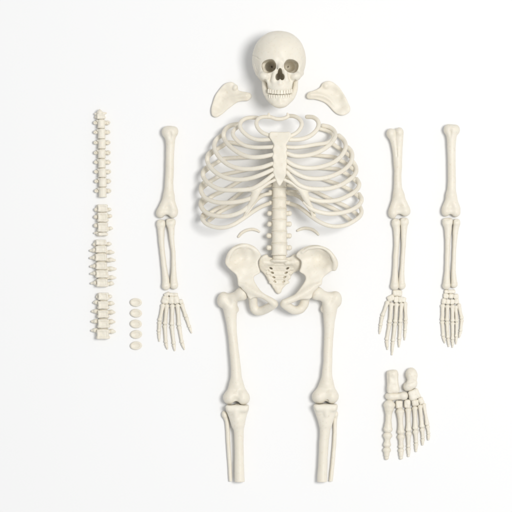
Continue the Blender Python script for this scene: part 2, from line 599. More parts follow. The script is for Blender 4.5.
# ---- rib cage
def make_cage():
    root = empty("rib_cage", 280, 175, "ivory rib cage with breastbone and ten pairs of curved ribs below the skull", "rib cage")
    # breastbone
    out = [(270, 132.0), (275, 131.8), (280, 131.9), (285, 131.8), (290, 132.0), (291.2, 136), (289.0, 140.5), (286.3, 145), (287.1, 149.5), (286.2, 152.5),
           (287.2, 156.5), (286.3, 160.5), (287.0, 165), (286.3, 169), (286.4, 173), (285.2, 177), (283, 181.5), (281, 185), (279.4, 186),
           (277.8, 184.5), (275.8, 180), (274.2, 176), (272.9, 172.5), (273.4, 169), (272.4, 165), (273.3, 161), (272.2, 157), (273.3, 153), (272.7, 149.5),
           (273.8, 145), (271.6, 140.8), (269.2, 137)]
    s = Shape(0.33)
    s.slab(out, [(280, 132, 50, 2.1), (280, 150, 53, 1.8), (280, 170, 53, 1.7), (280, 185, 50.5, 1.4)], rnd=1.3, sub=3)
    s.noise(0.10, 3)
    obj("sternum", s.mesh(), root, fix=False)

    def zf(x, y, xm, top=50.0, mid=14.5):
        u = min(max((abs(x - 279.8) - 7) / max(xm - 7, 1), 0), 1)
        return mid + (top - mid) * math.sqrt(max(1 - u * u, 0))
    def zb(x, xm, mid=14.5, low=4.5):
        u = min(max((abs(x - 279.8) - 7) / max(xm - 7, 1), 0), 1)
        return mid - (mid - low) * math.sqrt(max(1 - u ** 2.4, 0))
    def front(pts, top, w, tail_drop=8):
        xm = max(abs(p[0] - 279.8) for p in pts) + 0.3
        iext = max(range(len(pts)), key=lambda i: abs(pts[i][0] - 279.8))
        out = []
        for i, p in enumerate(pts):
            z = zf(p[0], p[1], xm, top)
            if i > iext:
                z = zb(p[0], xm) - 1.2 * (i - iext)
            f = 0.90 if i == 0 else 1.0
            out.append((p[0], p[1], max(z, 6), w * f, 1.55))
        return out, pts[iext], xm
    tmpl = [(0, 0), (8, -6.5), (15, -11), (23, -14.6), (35, -18), (52, -21)]
    def rib(pts, top=52, w=2.2, back=None):
        f, (ex, ey), xm = front(pts, top, w)
        parts = [tube(f)]
        if back:
            parts.append(tube(back_path(ex, ey, xm, back)))
        return obj("rib", join(*parts), root)
    def back_path(ex, ey, xm, guide):
        """from the side of the cage back to the column, passing below an upper rib"""
        sg = 1 if ex > 280 else -1
        b = [(ex - sg * dx, ey + dy, zb(ex - sg * dx, xm), 2.0, 1.3) for (dx, dy) in tmpl[:4]]
        xin = abs(ex - 279.8) - 40
        for (x, y) in sorted(guide, key=lambda p: -abs(p[0] - 279.8)):
            if (x - 279.8) * sg > 10 and abs(x - 279.8) < xin and y > 115 and (x, y) in guide[:len(guide) // 2 + 1]:
                b.append((x, y, zb(x, xm), 1.75, 1.2))
        b.append((279.8 + sg * 6.5, b[-1][1] - 1.0, 6, 1.7, 1.2))
        return b
    # left side of the picture
    L = {
        4: [(272.8, 154.6), (262, 156.8), (252, 157.2), (243, 155), (235, 150.3), (228, 144.3), (224.3, 138.5), (223.8, 132.8), (226.5, 128.3), (231.5, 125.3), (238, 124.2)],
        5: [(272.3, 163.6), (262, 167.3), (251, 169.0), (240, 168.6), (230, 165.6), (222, 160), (216.7, 153.5), (214.3, 147), (215, 142), (217.8, 138), (221.5, 135.5)],
        6: [(272.5, 169.6), (262, 174.4), (252, 177.9), (243, 179.5), (234, 179.4), (225, 177.4), (217, 173.4), (211, 168), (207.6, 162), (207.4, 157), (209, 153.5), (212.5, 151)],
        7: [(274, 174.0), (266, 180.4), (258.5, 185.6), (252, 188.6), (245, 189.7), (237, 190.0), (228, 190.2), (220, 189.3), (213, 186.3), (207, 182), (203.6, 177.5), (203.0, 173), (204.2, 170), (207, 167.3)],
        8: [(255, 195.5), (251, 198.0), (245, 200.2), (238, 201.7), (229, 202.7), (219, 202.6), (211.5, 200.8), (205.5, 198), (202, 193.5), (200.8, 189.3), (201.4, 186), (203.5, 183)],
        9: [(253.5, 201.5), (247, 207.7), (240, 212.4), (232, 215.4), (223, 216.4), (215, 215.6), (208, 213.5), (203, 209.6), (200.8, 205.2), (200.9, 202), (203, 198.8)],
    }
    L3 = [(265, 147.3), (255, 147.4), (246.3, 146), (240, 142.8), (235, 138.2), (233, 134)]
    L[10] = [(271, 202.8), (262, 206.3), (254, 211), (247.5, 215.6), (241, 220), (234, 224.3), (226, 227.2), (218, 227.6), (211, 226.0), (205.5, 223.2), (202.6, 219.3), (202.2, 217), (203.5, 214)]
    R = {
        4: [(287, 153.2), (293, 155.4), (300, 156.1), (309, 155.0), (318, 152.2), (326, 147.6), (332, 142), (335.3, 136), (334, 130.8), (329.5, 127.2), (323, 125.6)],
        5: [(287, 160.8), (290.5, 163.4), (296, 166.0), (304, 167.9), (314, 168.0), (324, 166.0), (333, 162.6), (339.5, 157.8), (344, 151.8), (345.8, 146), (343.6, 140), (339, 135.5)],
        6: [(287, 166.6), (293.5, 171.8), (302, 176.3), (310, 178.4), (320, 178.6), (330, 176.6), (339, 172.9), (345, 169), (349.8, 164), (352, 158), (351.5, 152), (348.2, 147.5)],
        7: [(287, 172.2), (292, 178.3), (299, 184.8), (308, 188.2), (320, 189.1), (330, 188.3), (340, 185.3), (348, 180.6), (353, 176.6), (356, 171.6), (355.6, 166.5), (352.6, 161.5)],
        8: [(301.5, 192.3), (308, 197.6), (318, 200.8), (328, 201.3), (338, 199.9), (347, 196.4), (353.5, 192.6), (358, 188), (359, 183.6), (356.5, 178.8)],
        9: [(304.5, 202.4), (311, 208.5), (319, 211.9), (329, 213.7), (339, 213.2), (348, 211.2), (355, 208), (360, 203.6), (361.5, 199), (359, 194)],
        10: [(288, 203), (297, 206.0), (303, 209.8), (311, 216.2), (319, 221.6), (328, 225.4), (337, 226.5), (346, 225), (354, 221), (359.6, 216.6), (361.6, 211.6), (360, 206.6)],
    }
    R[3] = [(286.3, 147.0), (295, 147.5), (305, 146.4), (316, 144.4), (326, 143.2), (332, 139.6), (333.2, 136.2), (331.0, 132.9), (326, 130.4), (320, 128.8)]
    for d in (L, R):
        for n in sorted(d):
            if d[n] is None: continue
            top = {3: 50.5, 4: 52, 5: 52.5, 6: 52.5, 7: 51.5, 8: 47, 9: 44, 10: 0}[n]
            if n == 10:
                pts = d[n]
                xm = max(abs(p[0] - 279.8) for p in pts) + .3
                zz = []
                N = len(pts)
                for i, p in enumerate(pts):
                    t = i / (N - 1)
                    z = 10 + 32 * math.sin(min(t / 0.45, 1) * math.pi / 2) if t < 0.45 else 42 - 27 * ((t - 0.45) / 0.55) ** 1.4
                    zz.append((p[0], p[1], z, 2.05, 1.55))
                sg = 1 if pts[5][0] > 280 else -1
                ex, ey = pts[-3][:2]
                obj("rib", join(tube(zz), tube(back_path(ex, ey, xm, d[7]))), root)
                obj("rib", tube(back_path(279.8 + sg * 70.5, 220.5, 76, d[8])), root)
            elif n == 3:
                f, e, xm = front(d[n], top, 1.95)
                obj("rib", tube(f), root)
            else:
                rib(d[n], top, back=(d.get(n - 3) or (L3 if n == 6 else None)))
    # the short second and third ribs, looping over the top
    def loop(pts, z0, z1, w=2.0):
        N = len(pts)
        obj("rib", tube([(x, y, z0 + (z1 - z0) * (i / (N - 1)) ** 1.3, w, 1.6) for i, (x, y) in enumerate(pts)]), root)
    loop([(270, 139.3), (262, 139.9), (255, 139.2), (248.3, 136.2), (242.4, 131), (240, 126), (241.2, 121.6), (246, 118.4), (251.5, 117.6), (257.5, 117.8)], 49, 22)
    loop([(290, 139.7), (300, 139.3), (309, 136.5), (315.8, 131), (318.6, 125.2), (317.3, 120.3), (313, 117.3), (307, 116.8)], 49, 27, 2.15)
    loop([(273.5, 146.8), (265, 147.3), (255, 147.4), (246.3, 146), (240, 142.8), (235, 138.2), (232.8, 134), (234, 130.2), (237.6, 127.0)], 50.5, 24, 1.95)
    loop([(270.5, 135.8), (262.5, 132.6), (258, 128.2), (256.3, 123.3), (258.0, 119.2), (262.3, 117.0), (267.5, 116.8)], 49, 31, 1.9)
    loop([(289, 136.8), (296.5, 132.8), (300.6, 128), (301.7, 123.2), (299.2, 118.9), (294.3, 116.3), (289, 115.8)], 49, 31, 2.0)
    # arch between the first pair with its two small knobs
    a = Shape(0.3)
    a.chain([(266, 116.8, 31.5, 1.9), (271, 117.2, 31.8, 1.9), (276, 118.8, 32, 1.9), (281, 119, 32, 1.9), (285.5, 117.8, 32, 1.9), (288.2, 116.2, 31.8, 1.9)], k=1, smooth=3)
    a.cap((268.8, 116, 32), 1.5, (268.8, 113.9, 33), 1.15, k=1)
    a.cap((288.0, 115.5, 32), 1.4, (287.5, 113.6, 33), 1.0, k=1)
    obj("vertebral_arch", a.mesh(), root, fix=False)
    # costal cartilages: the fused plates under the breastbone
    for sg in (-1, 1):
        X = (lambda x: x) if sg < 0 else (lambda x: 559.6 - x)
        c = Shape(0.33)
        c.chain([(X(275.0), 179.8, 50, 1.6), (X(268), 183.2, 49.5, 1.7), (X(261.5), 187.8, 48.5, 2.0), (X(257.2), 192, 47, 3.1), (X(254.2), 197, 45.5, 3.4),
                 (X(251.5), 202.5, 43.5, 2.7), (X(248), 207.5, 42, 1.7)], k=1.5, smooth=3)
        c.chain([(X(260), 184.6, 49.3, 1.7), (X(256.5), 188.5, 48.0, 2.4), (X(253.6), 194.3, 46, 2.4), (X(251.5), 198.5, 44.8, 2.2)], k=1.5, smooth=2)
        c.chain([(X(257), 190.5, 47.5, 2.0), (X(252), 189.8, 47.0, 2.1), (X(247), 189.9, 46.5, 1.8)], k=2.5)
        tail = [(250, 206.5, 42.3, 1.6), (246.5, 211.5, 41, 1.5), (244.2, 215.8, 37, 1.3)] if sg < 0 else [(309.6, 206.5, 42.3, 1.6), (311.5, 211.5, 40, 1.6), (312.6, 216.0, 37, 1.4)]
        c.chain(tail, k=1)
        obj("costal_cartilage", c.mesh(), root, fix=False)
    # lower back ribs running from the column out under the plates
    for sg in (-1, 1):
        X = (lambda x: x) if sg < 0 else (lambda x: 559.6 - x)
        obj("rib", tube([(X(271.8), 193.2, 12, 1.9, 1.6), (X(264), 195.0, 16, 1.9, 1.6), (X(258), 198.6, 24, 1.9, 1.6), (X(253.5), 203.6, 32, 1.8, 1.5), (X(249), 210.0, 36, 1.7, 1.4), (X(245), 215.5, 37, 1.5, 1.4)]), root)
        obj("rib", tube([(X(271.8), 185.5, 12, 1.7, 1.4), (X(265), 186.6, 14, 1.7, 1.4), (X(259), 189.6, 20, 1.6, 1.3), (X(255), 193.5, 28, 1.5, 1.3), (X(253), 197, 36, 1.4, 1.2)]), root)
make_cage()

# ---- backbone under the breastbone
def vert_body(cx, y0, y1, hw, zc, hd, res=0.32, waist=0.10, rnd=1.3, rim=0.0, flat=0.0):
    v = Shape(res)
    cy, hh = (y0 + y1) / 2, (y1 - y0) / 2
    if flat:
        v.box((cx, cy, zc), (hw, hh, hd), rnd=rnd, k=0, waist=waist, zwaist=flat)
    else:
        c = np.array(comp((cx, cy, zc)))
        v._grow(c, np.array([hw + rim, hh, hd + rim]) * 1.02)
        def f(X, Y, Z):
            qy = Y - c[1]
            ty = np.clip(qy / hh, -1, 1)
            sc = 1 - waist * (1 - ty ** 4) + rim / hw * np.exp(-((1 - np.abs(ty)) / 0.14) ** 2)
            rx, rz = (X - c[0]) / hw, (Z - c[2]) / hd
            rr = (np.abs(rx) ** 2.6 + np.abs(rz) ** 2.6) ** (1 / 2.6)
            d = (rr - sc) * min(hw, hd)
            e = np.abs(qy) - hh
            u, w = d + rnd, e + rnd
            return np.minimum(np.maximum(u, w), 0) + np.sqrt(np.maximum(u, 0) ** 2 + np.maximum(w, 0) ** 2) - rnd
        v.ops.append(('add', f, 0))
    return v

def make_backbone():
    root = empty("backbone", 279.4, 195, "straight column of stacked vertebrae running from behind the breastbone to the sacrum", "backbone")
    ys = [135, 145.5, 156, 166.5, 177, 187.6, 198.2, 208.9, 219.6, 231.3, 243.2, 255.4]
    for i in range(len(ys) - 1):
        t = i / (len(ys) - 2)
        hw = 6.4 if i < 4 else (7.3 if i < 6 else 7.6 + 0.5 * (i - 6) / 4)
        zc = 13 + 2.5 * t
        v = vert_body(279.4, ys[i] + 0.35, ys[i + 1] - 0.35, hw, zc, 8.0, waist=0.09, rnd=0.55, rim=0.42)
        v.noise(0.08, 3)
        b = obj("vertebra", v.mesh(smooth=1), root, fix=False)
        if i >= 3:
            py = ys[i] + 4.3
            for sg in (-1, 1):
                p = Shape(0.3)
                r = 2.1 if i < 7 else 2.45
                ex = (8.6 if i < 7 else 9.7 + (0.8 if (i > 8 and sg < 0) else 0))
                p.cap((279.4 + sg * 5, py, zc - 3), r * .9, (279.4 + sg * ex, py + 0.2, zc - 2.5), r, k=1)
                p.ell((279.4 + sg * (ex + .8), py + .2, zc - 2.3), (r * .8, r * 1.02, r), k=1.2)
                p.noise(0.12, 1.6)
                obj("transverse_process", p.mesh(), b, fix=False)
        if i == len(ys) - 2:
            d = vert_body(279.4, ys[-1] - 0.6, ys[-1] + 4.0, hw - 1.3, zc - 5, 6.5, waist=0.0, rnd=0.8)
            obj("disc", d.mesh(smooth=0), root, fix=False)
        if i < len(ys) - 2:
            d = vert_body(279.4, ys[i + 1] - 0.6, ys[i + 1] + 0.6, hw - 0.55, zc - .2, 7.5, waist=0.0, rnd=0.3)
            obj("disc", d.mesh(smooth=0), root, fix=False)
make_backbone()

# ---- sacrum
def make_sacrum():
    s = Shape(0.33)
    out = [(271, 257.5), (266.7, 254.3), (261.8, 256.2), (259.1, 260.6), (258.9, 265), (260.0, 269.6), (263.7, 273.2), (266.2, 276.6), (268.2, 280.6), (270.8, 283.6), (272.6, 287.0),
           (274.6, 290), (276.4, 292.8), (278.6, 294.2), (281, 292.6), (282.6, 289.0), (285.2, 286), (287.2, 282.4), (289.4, 279.0), (291.4, 276.0), (293.6, 273), (299.0, 270.2),
           (300.8, 265.6), (300.8, 260.6), (298.4, 256.2), (294, 254.3), (288, 257.5)]
    s.slab(out, [(263, 262, 15, 4), (297, 262, 15, 4), (279.5, 262, 14, 4), (279.5, 272, 10, 3.2), (279.5, 282, 8.5, 2.6), (278.8, 292, 9.5, 1.9), (266, 275, 10, 2.6), (293, 274, 10, 2.6)], rnd=1.8, sub=3)
    s.ell((279.2, 260.6, 19), (8.4, 2.6, 5.5), k=0.8)
    s.cap((264, 262, 17), 2.4, (272, 263, 17), 2.2, k=4); s.cap((295, 262, 17), 2.4, (287, 263, 17), 2.2, k=4)
    for (x, y) in ((271.0, 268.4), (272.3, 272.8), (273.8, 277.3), (275.0, 281.9)):
        for sg in (-1, 1):
            xx = x if sg < 0 else 558.6 - x
            s.ell((xx, y, 16), (1.9, 0.95, 8), rot=-sg * 0.45, k=0.7, op='sub')
            s.cap((xx + sg * 0.5, y + 2.2, 13.5 - (y - 268) * 0.2), 0.9, (xx + sg * 5.0, y + 0.6, 14.0 - (y - 268) * 0.2), 1.1, k=1.5)
            s.ell((xx + sg * 2.7, y + 2.0, 17), (1.2, 0.6, 4.2), rot=sg * 0.3, k=1, op='sub')
    for y in (266.4, 271.2, 275.8, 280.4, 284.6):
        s.groove([(274.8, y), (283.8, y)], 0.6, 0.5)
    s.ell((278.5, 268.2, 18.5), (0.9, 0.5, 4), k=0.5, op='sub')
    s.noise(0.13, 1.8)
    obj("sacrum", s.mesh(drop=True), None, label="triangular sacrum with rows of small holes, wedged between the hip bones", cat="sacrum", fix=False)
make_sacrum()

# ---- hip bones
def make_hip(side):
    s = Shape(0.4)
    if side < 0:
        out = [(261.0, 255.6), (257.4, 249.4), (251.9, 245.3), (244.4, 243.5), (236.9, 244.6), (230, 250), (226.2, 256.9), (225.3, 263), (228, 267.8), (232.8, 272),
               (236.2, 275.3), (237.6, 280), (238.3, 285.6), (243, 288), (246, 292), (247.5, 296), (250, 299), (254, 297.5), (260, 296.5), (264, 295.5), (258.8, 288.5), (254.8, 282), (253.7, 277.4), (255.2, 275.6), (259.6, 273),
               (259.7, 270), (258.3, 266), (258.1, 261)]
        ctrl = [(227, 262, 22, 2.6), (231, 251, 24, 2.6), (244, 245.5, 23, 2.4), (256, 250, 20, 2.6), (243, 258, 15, 2.2), (236, 262, 17, 2.2), (250, 258, 15, 2.6), (257, 265, 17, 3),
                (235, 273, 21, 3), (246, 272, 17, 3.5), (246, 283, 18, 5), (253, 291, 19, 5), (262, 297, 22, 3.4)]
        ram = [(246, 287.6, 20, 4.8), (252, 291.2, 22, 4.2), (259, 294.4, 23.5, 3.0), (266, 297.8, 24.5, 2.7), (271, 300.8, 25, 3.2), (273.9, 303.2, 25, 3.5)]
        low = [(273.6, 304.6, 23, 3.5), (269.5, 307.4, 19, 3.6), (264, 310.4, 14, 3.5), (258.3, 311.8, 11, 3.7), (254.0, 309, 11, 3.7), (252.9, 302.5, 13, 3.5), (252, 296, 16, 4)]
        head = (242.2, 293.6, 15.5)
        brim = [(240, 284, 22, 1.4), (245.5, 285.6, 23, 1.4), (249, 289, 23, 1.4), (251.5, 294.6, 22, 1.4)]
        crest = [(227.4, 262.5, 22.5, 1.5), (229.2, 256, 24, 1.6), (233.2, 250, 25, 1.6), (239, 246.6, 24.6, 1.6), (245.5, 246, 23.6, 1.5), (251.5, 248, 22, 1.4), (256.3, 252, 20, 1.4)]
        fossa = ((241.5, 259.0, 40), (12.5, 11, 21.6), 0.5)
        lab = "left-hand hip bone, wide iliac blade touching the sacrum, oval hole at its foot"
    else:
        out = [(296.2, 255.5), (300.3, 249.6), (307.8, 246), (317.4, 245), (325.6, 247.3), (332.4, 252.8), (337.0, 259.6), (337.9, 265), (335.4, 270), (330.4, 271.6), (325.6, 275.3),
               (322.4, 279), (321.4, 284.2), (316.5, 288), (313.2, 291.5), (312, 297), (309, 299), (303, 299), (297, 298.2), (293.5, 297.0), (296.5, 292.8), (303, 284.2), (305.6, 278.8), (304.2, 274.8), (299.5, 271.6),
               (301.0, 266.4), (300.9, 260.8)]
        ctrl = [(335, 264, 23, 2.6), (329, 253, 24, 2.6), (317, 247.5, 23, 2.4), (303, 251, 20, 2.6), (317, 259, 14, 2.2), (324, 262, 15, 2.2), (309, 259, 16, 2.6), (304, 266, 17, 3),
                (328, 270, 19, 3), (313, 273, 18, 3.5), (314, 283, 18, 5), (306, 291, 20, 5), (298, 296, 22, 3.4)]
        ram = [(313, 287, 20, 4.6), (307.5, 291, 22, 4.4), (300, 295.6, 23.5, 3.6), (291.5, 299.6, 24.5, 3.3), (284.6, 302.4, 25, 3.3)]
        low = [(284.6, 304.4, 23, 3.6), (289, 307.8, 20, 3.6), (295, 310.8, 15.5, 3.5), (300.6, 309.6, 12, 3.6), (304.2, 305.2, 12, 3.8), (305.6, 299.5, 13, 3.7), (307, 295.5, 16, 4)]
        head = (316.6, 293.2, 15.5)
        brim = [(319.5, 283.4, 22, 1.4), (314.4, 285.6, 23, 1.4), (310.5, 289, 23, 1.4), (308, 294.6, 22, 1.4)]
        crest = [(334.4, 268.6, 22, 2.2), (335.2, 263.5, 24, 2.2), (333.2, 257.6, 26, 2.2), (329, 252.4, 26.5, 2.0), (323, 248.8, 26.5, 1.8), (316, 247.4, 25.8, 1.6), (308, 248.6, 24, 1.5), (302.5, 251.8, 22, 1.5)]
        fossa = ((319.5, 259.5, 36), (11.5, 10.5, 20.5), -0.5)
        lab = "right-hand hip bone, wide iliac blade with a thick raised rim, touching the sacrum"
    s.slab(out, ctrl, rnd=1.3, k=2.0, sub=4)
    s.chain(crest, k=2.6, smooth=3)
    s.chain(ram, k=3, smooth=3)
    s.chain([(x + (0.3 if side < 0 else -0.3), y - 0.5, z, r + 0.75) for (x, y, z, r) in low], k=2, smooth=3)
    s.chain(brim, k=2.5, smooth=2)
    s.ell(fossa[0], fossa[1], rot=fossa[2], k=5, op='sub')
    s.ell(head, (7.3, 7.3, 7.6), k=0.6, op='sub')
    s.noise(0.13, 4)
    V, Q = s.mesh()
    obj("hip_bone", (V, Q), None, label=lab, cat="hip bone", fix=False)
make_hip(-1); make_hip(1)

# ---- legs
def cutY(y):
    return lambda X, Y, Z: (Y - y) + 0 * X + 0 * Z
def make_femur(side):
    s = Shape(0.42)
    if side < 0:
        s.ell((242.3, 293.6, 15.5), (6.7, 6.7, 6.8), k=2)
        s.cap((240, 294.8, 15), 5.0, (229, 299.5, 11), 5.2, k=4)
        s.ell((223.5, 298.5, 9.5), (5.6, 6.8, 7), rot=0.15, k=4); s.ell((221.8, 301.5, 8), (4.6, 6, 6), k=3)
        s.chain([(229.3, 302, 9.5, 8.2), (230.4, 310, 8.6, 7.0), (231.2, 321, 8.2, 5.4), (232.6, 336, 8, 4.5), (234.1, 350, 8.2, 4.6), (235.3, 362, 8.4, 4.9), (236.2, 375, 8.6, 5.4), (236.4, 384, 8.8, 6.2)], k=4, smooth=2)
        s.ell((236.6, 309.5, 6.5), (2.2, 3.2, 2.6), k=3)
        s.cap((235, 385, 8.8), 5.0, (230.6, 396.5, 9), 6.2, k=6); s.cap((237.8, 385, 8.8), 5.0, (242.6, 396.5, 9), 6.2, k=6)
        s.ell((230.2, 398.2, 9), (6.8, 6.2, 8.6), k=4); s.ell((242.7, 398.6, 9), (7.0, 6.5, 8.6), k=4)
        s.cap((231, 395, 11.5), 5.5, (242, 395, 11.5), 5.5, k=3)
        s.ell((236.0, 404.6, 8), (4.2, 3.4, 12), k=2.5, op='sub')
        s.ell((238.0, 393.5, 24), (2.6, 5.5, 7.6), rot=-0.2, k=4, op='sub')
        s.ell((236.0, 400.5, 21.5), (3.5, 3.5, 6.0), k=3, op='sub')
        s.ell((228.5, 301, 20.2), (3.0, 6.5, 4.4), rot=-0.5, k=5, op='sub')
        lab = "left-hand thigh bone, its ball pressed into the left-hand hip socket"
    else:
        s.ell((316.6, 293.2, 15.5), (6.7, 6.7, 6.8), k=2)
        s.cap((319, 294.4, 15), 5.2, (330, 299, 11), 5.6, k=4)
        s.ell((335.8, 298.0, 9.5), (5.8, 7.0, 7.2), rot=-0.15, k=4); s.ell((337.0, 301.0, 8.5), (4.6, 6, 6), k=3)
        s.chain([(330.2, 301, 9.5, 8.2), (329.8, 310, 8.6, 7.2), (329.3, 321, 8.2, 5.6), (328.8, 336, 8, 4.6), (328.2, 350, 8.2, 4.5), (327.8, 362, 8.4, 4.5), (327.0, 375, 8.6, 5.2), (326.6, 384, 8.8, 6.2)], k=4, smooth=2)
        s.ell((322.6, 309.0, 6.5), (2.2, 3.4, 2.6), k=3)
        s.cap((325.4, 384, 8.8), 5.0, (319.6, 395.6, 9), 6.2, k=6); s.cap((327.8, 384, 8.8), 5.0, (331.4, 395.6, 9), 6.2, k=6)
        s.ell((319.2, 397.2, 9), (6.9, 6.6, 8.6), k=4); s.ell((331.8, 397.0, 9), (6.6, 6.6, 8.6), k=4)
        s.cap((320, 394.5, 11.5), 5.5, (331, 394.5, 11.5), 5.5, k=3)
        s.ell((326.6, 404.0, 9), (2.6, 2.6, 12), k=2.2, op='sub')
        s.ell((327.4, 401.0, 18), (1.5, 1.5, 6), k=0.8, op='sub')
        s.ell((325.8, 395.0, 23), (3.0, 5.5, 5.6), k=4, op='sub')
        s.ell((331.0, 301, 20.6), (3.2, 6.5, 4.2), rot=0.5, k=5, op='sub')
        lab = "right-hand thigh bone, its ball pressed into the right-hand hip socket"
    s.noise(0.13, 4.5)
    obj("femur", s.mesh(drop=True), None, label=lab, cat="thigh bone", fix=False)
make_femur(-1); make_femur(1)

def make_tibia(side):
    s = Shape(0.42)
    if side < 0:
        s.box((237.3, 408.2, 8.5), (11.3, 3.6, 8.2), rnd=2.9, k=4, taper=-0.10)
        s.cap((232.6, 409.5, 8.4), 6.3, (237.2, 424, 8), 5.8, k=4); s.cap((242.2, 409.5, 8.4), 6.0, (239, 424, 8), 5.3, k=4)
        s.ell((236.0, 413.5, 14.0), (2.6, 4.6, 2.6), k=5)
        s.chain([(237.8, 420, 8.2, 6.8), (238.7, 428, 7.8, 5.2), (239.0, 442, 7.5, 4.6), (239.2, 458, 7.4, 4.6), (239.4, 472, 7.4, 4.9), (239.6, 486, 7.4, 5.2)], k=3, smooth=2)
        s.ell((230.5, 404.2, 9), (5, 1.2, 6), k=1.5, op='sub'); s.ell((244, 404.4, 9), (5, 1.2, 6), k=1.5, op='sub')
        lab = "left-hand shin bone with a flat flared top, lying under the left-hand thigh bone"
    else:
        s.box((325.6, 407.4, 8.5), (11.5, 3.6, 8.2), rnd=2.9, k=4, taper=-0.10)
        s.cap((320.4, 409, 8.4), 6.2, (324.8, 424, 8), 5.6, k=4); s.cap((330.8, 409, 8.4), 6.0, (326.6, 424, 8), 5.3, k=4)
        s.ell((326.6, 413.0, 14.0), (2.6, 4.6, 2.6), k=5)
        s.chain([(325.8, 420, 8.2, 6.4), (325.2, 428, 7.8, 5.4), (324.0, 442, 7.5, 4.8), (323.0, 458, 7.4, 4.6), (322.4, 472, 7.4, 4.8), (321.9, 486, 7.4, 5.3)], k=3, smooth=2)
        s.ell((319, 403.0, 9), (5, 1.2, 6), k=1.5, op='sub'); s.ell((332, 403.2, 9), (5, 1.2, 6), k=1.5, op='sub')
        lab = "right-hand shin bone with a flat flared top, lying under the right-hand thigh bone"
    s.hi[1] = 484
    s.noise(0.12, 4.5)
    s.cut(cutY(481.2))
    obj("tibia", s.mesh(drop=True), None, label=lab, cat="shin bone", fix=False)
    f = Shape(0.36)
    if side < 0:
        f.ell((224.6, 415.0, 5), (2.7, 4.2, 3.4), rot=-0.35, k=2)
        f.chain([(224.8, 415, 4.6, 2.7), (226.8, 421, 4.3, 2.2), (227.6, 430, 4.2, 2.0), (228.6, 448, 4.2, 2.0), (229.8, 466, 4.2, 1.8), (230.6, 486, 4.2, 1.6)], k=1.5, smooth=2)
        lab = "thin fibula left of the left-hand shin bone"
    else:
        f.ell((335.6, 414.5, 5), (2.5, 3.6, 3.4), rot=0.2, k=2)
        f.chain([(335.4, 415, 4.6, 2.5), (334.8, 422, 4.3, 2.1), (334.9, 432, 4.2, 1.9), (334.2, 446, 4.2, 2.0), (332.6, 464, 4.2, 2.0), (330.2, 486, 4.2, 2.0)], k=1.5, smooth=2)
        lab = "thin fibula right of the right-hand shin bone"
    f.hi[1] = 484
    f.noise(0.08, 3)
    f.cut(cutY(481.2))
    obj("fibula", f.mesh(drop=True), None, label=lab, cat="fibula", fix=False)
make_tibia(-1); make_tibia(1)

# ---- small loose ribs under the cage
obj("floating_rib", tube([(238.6, 236.6, 1.6, 1.25, 1.2), (241.8, 233.0, 1.7, 1.5, 1.4), (246.6, 230.3, 1.8, 1.5, 1.4), (252.5, 229.3, 1.8, 1.45, 1.4), (256.6, 230.3, 1.7, 1.3, 1.3), (259.3, 231.8, 1.5, 0.95, 1.0)]),
    None, label="left-hand short loose rib curving below the rib cage", cat="rib", group="short loose ribs below the rib cage")
obj("floating_rib", tube([(297.6, 230.6, 1.6, 1.2, 1.2), (301.3, 228.9, 1.7, 1.5, 1.4), (306, 228.2, 1.8, 1.55, 1.4), (312, 229.4, 1.8, 1.5, 1.4), (316, 232, 1.7, 1.35, 1.3), (318.6, 234.8, 1.5, 0.95, 1.0)]),
    None, label="right-hand short loose rib curving below the rib cage", cat="rib", group="short loose ribs below the rib cage")

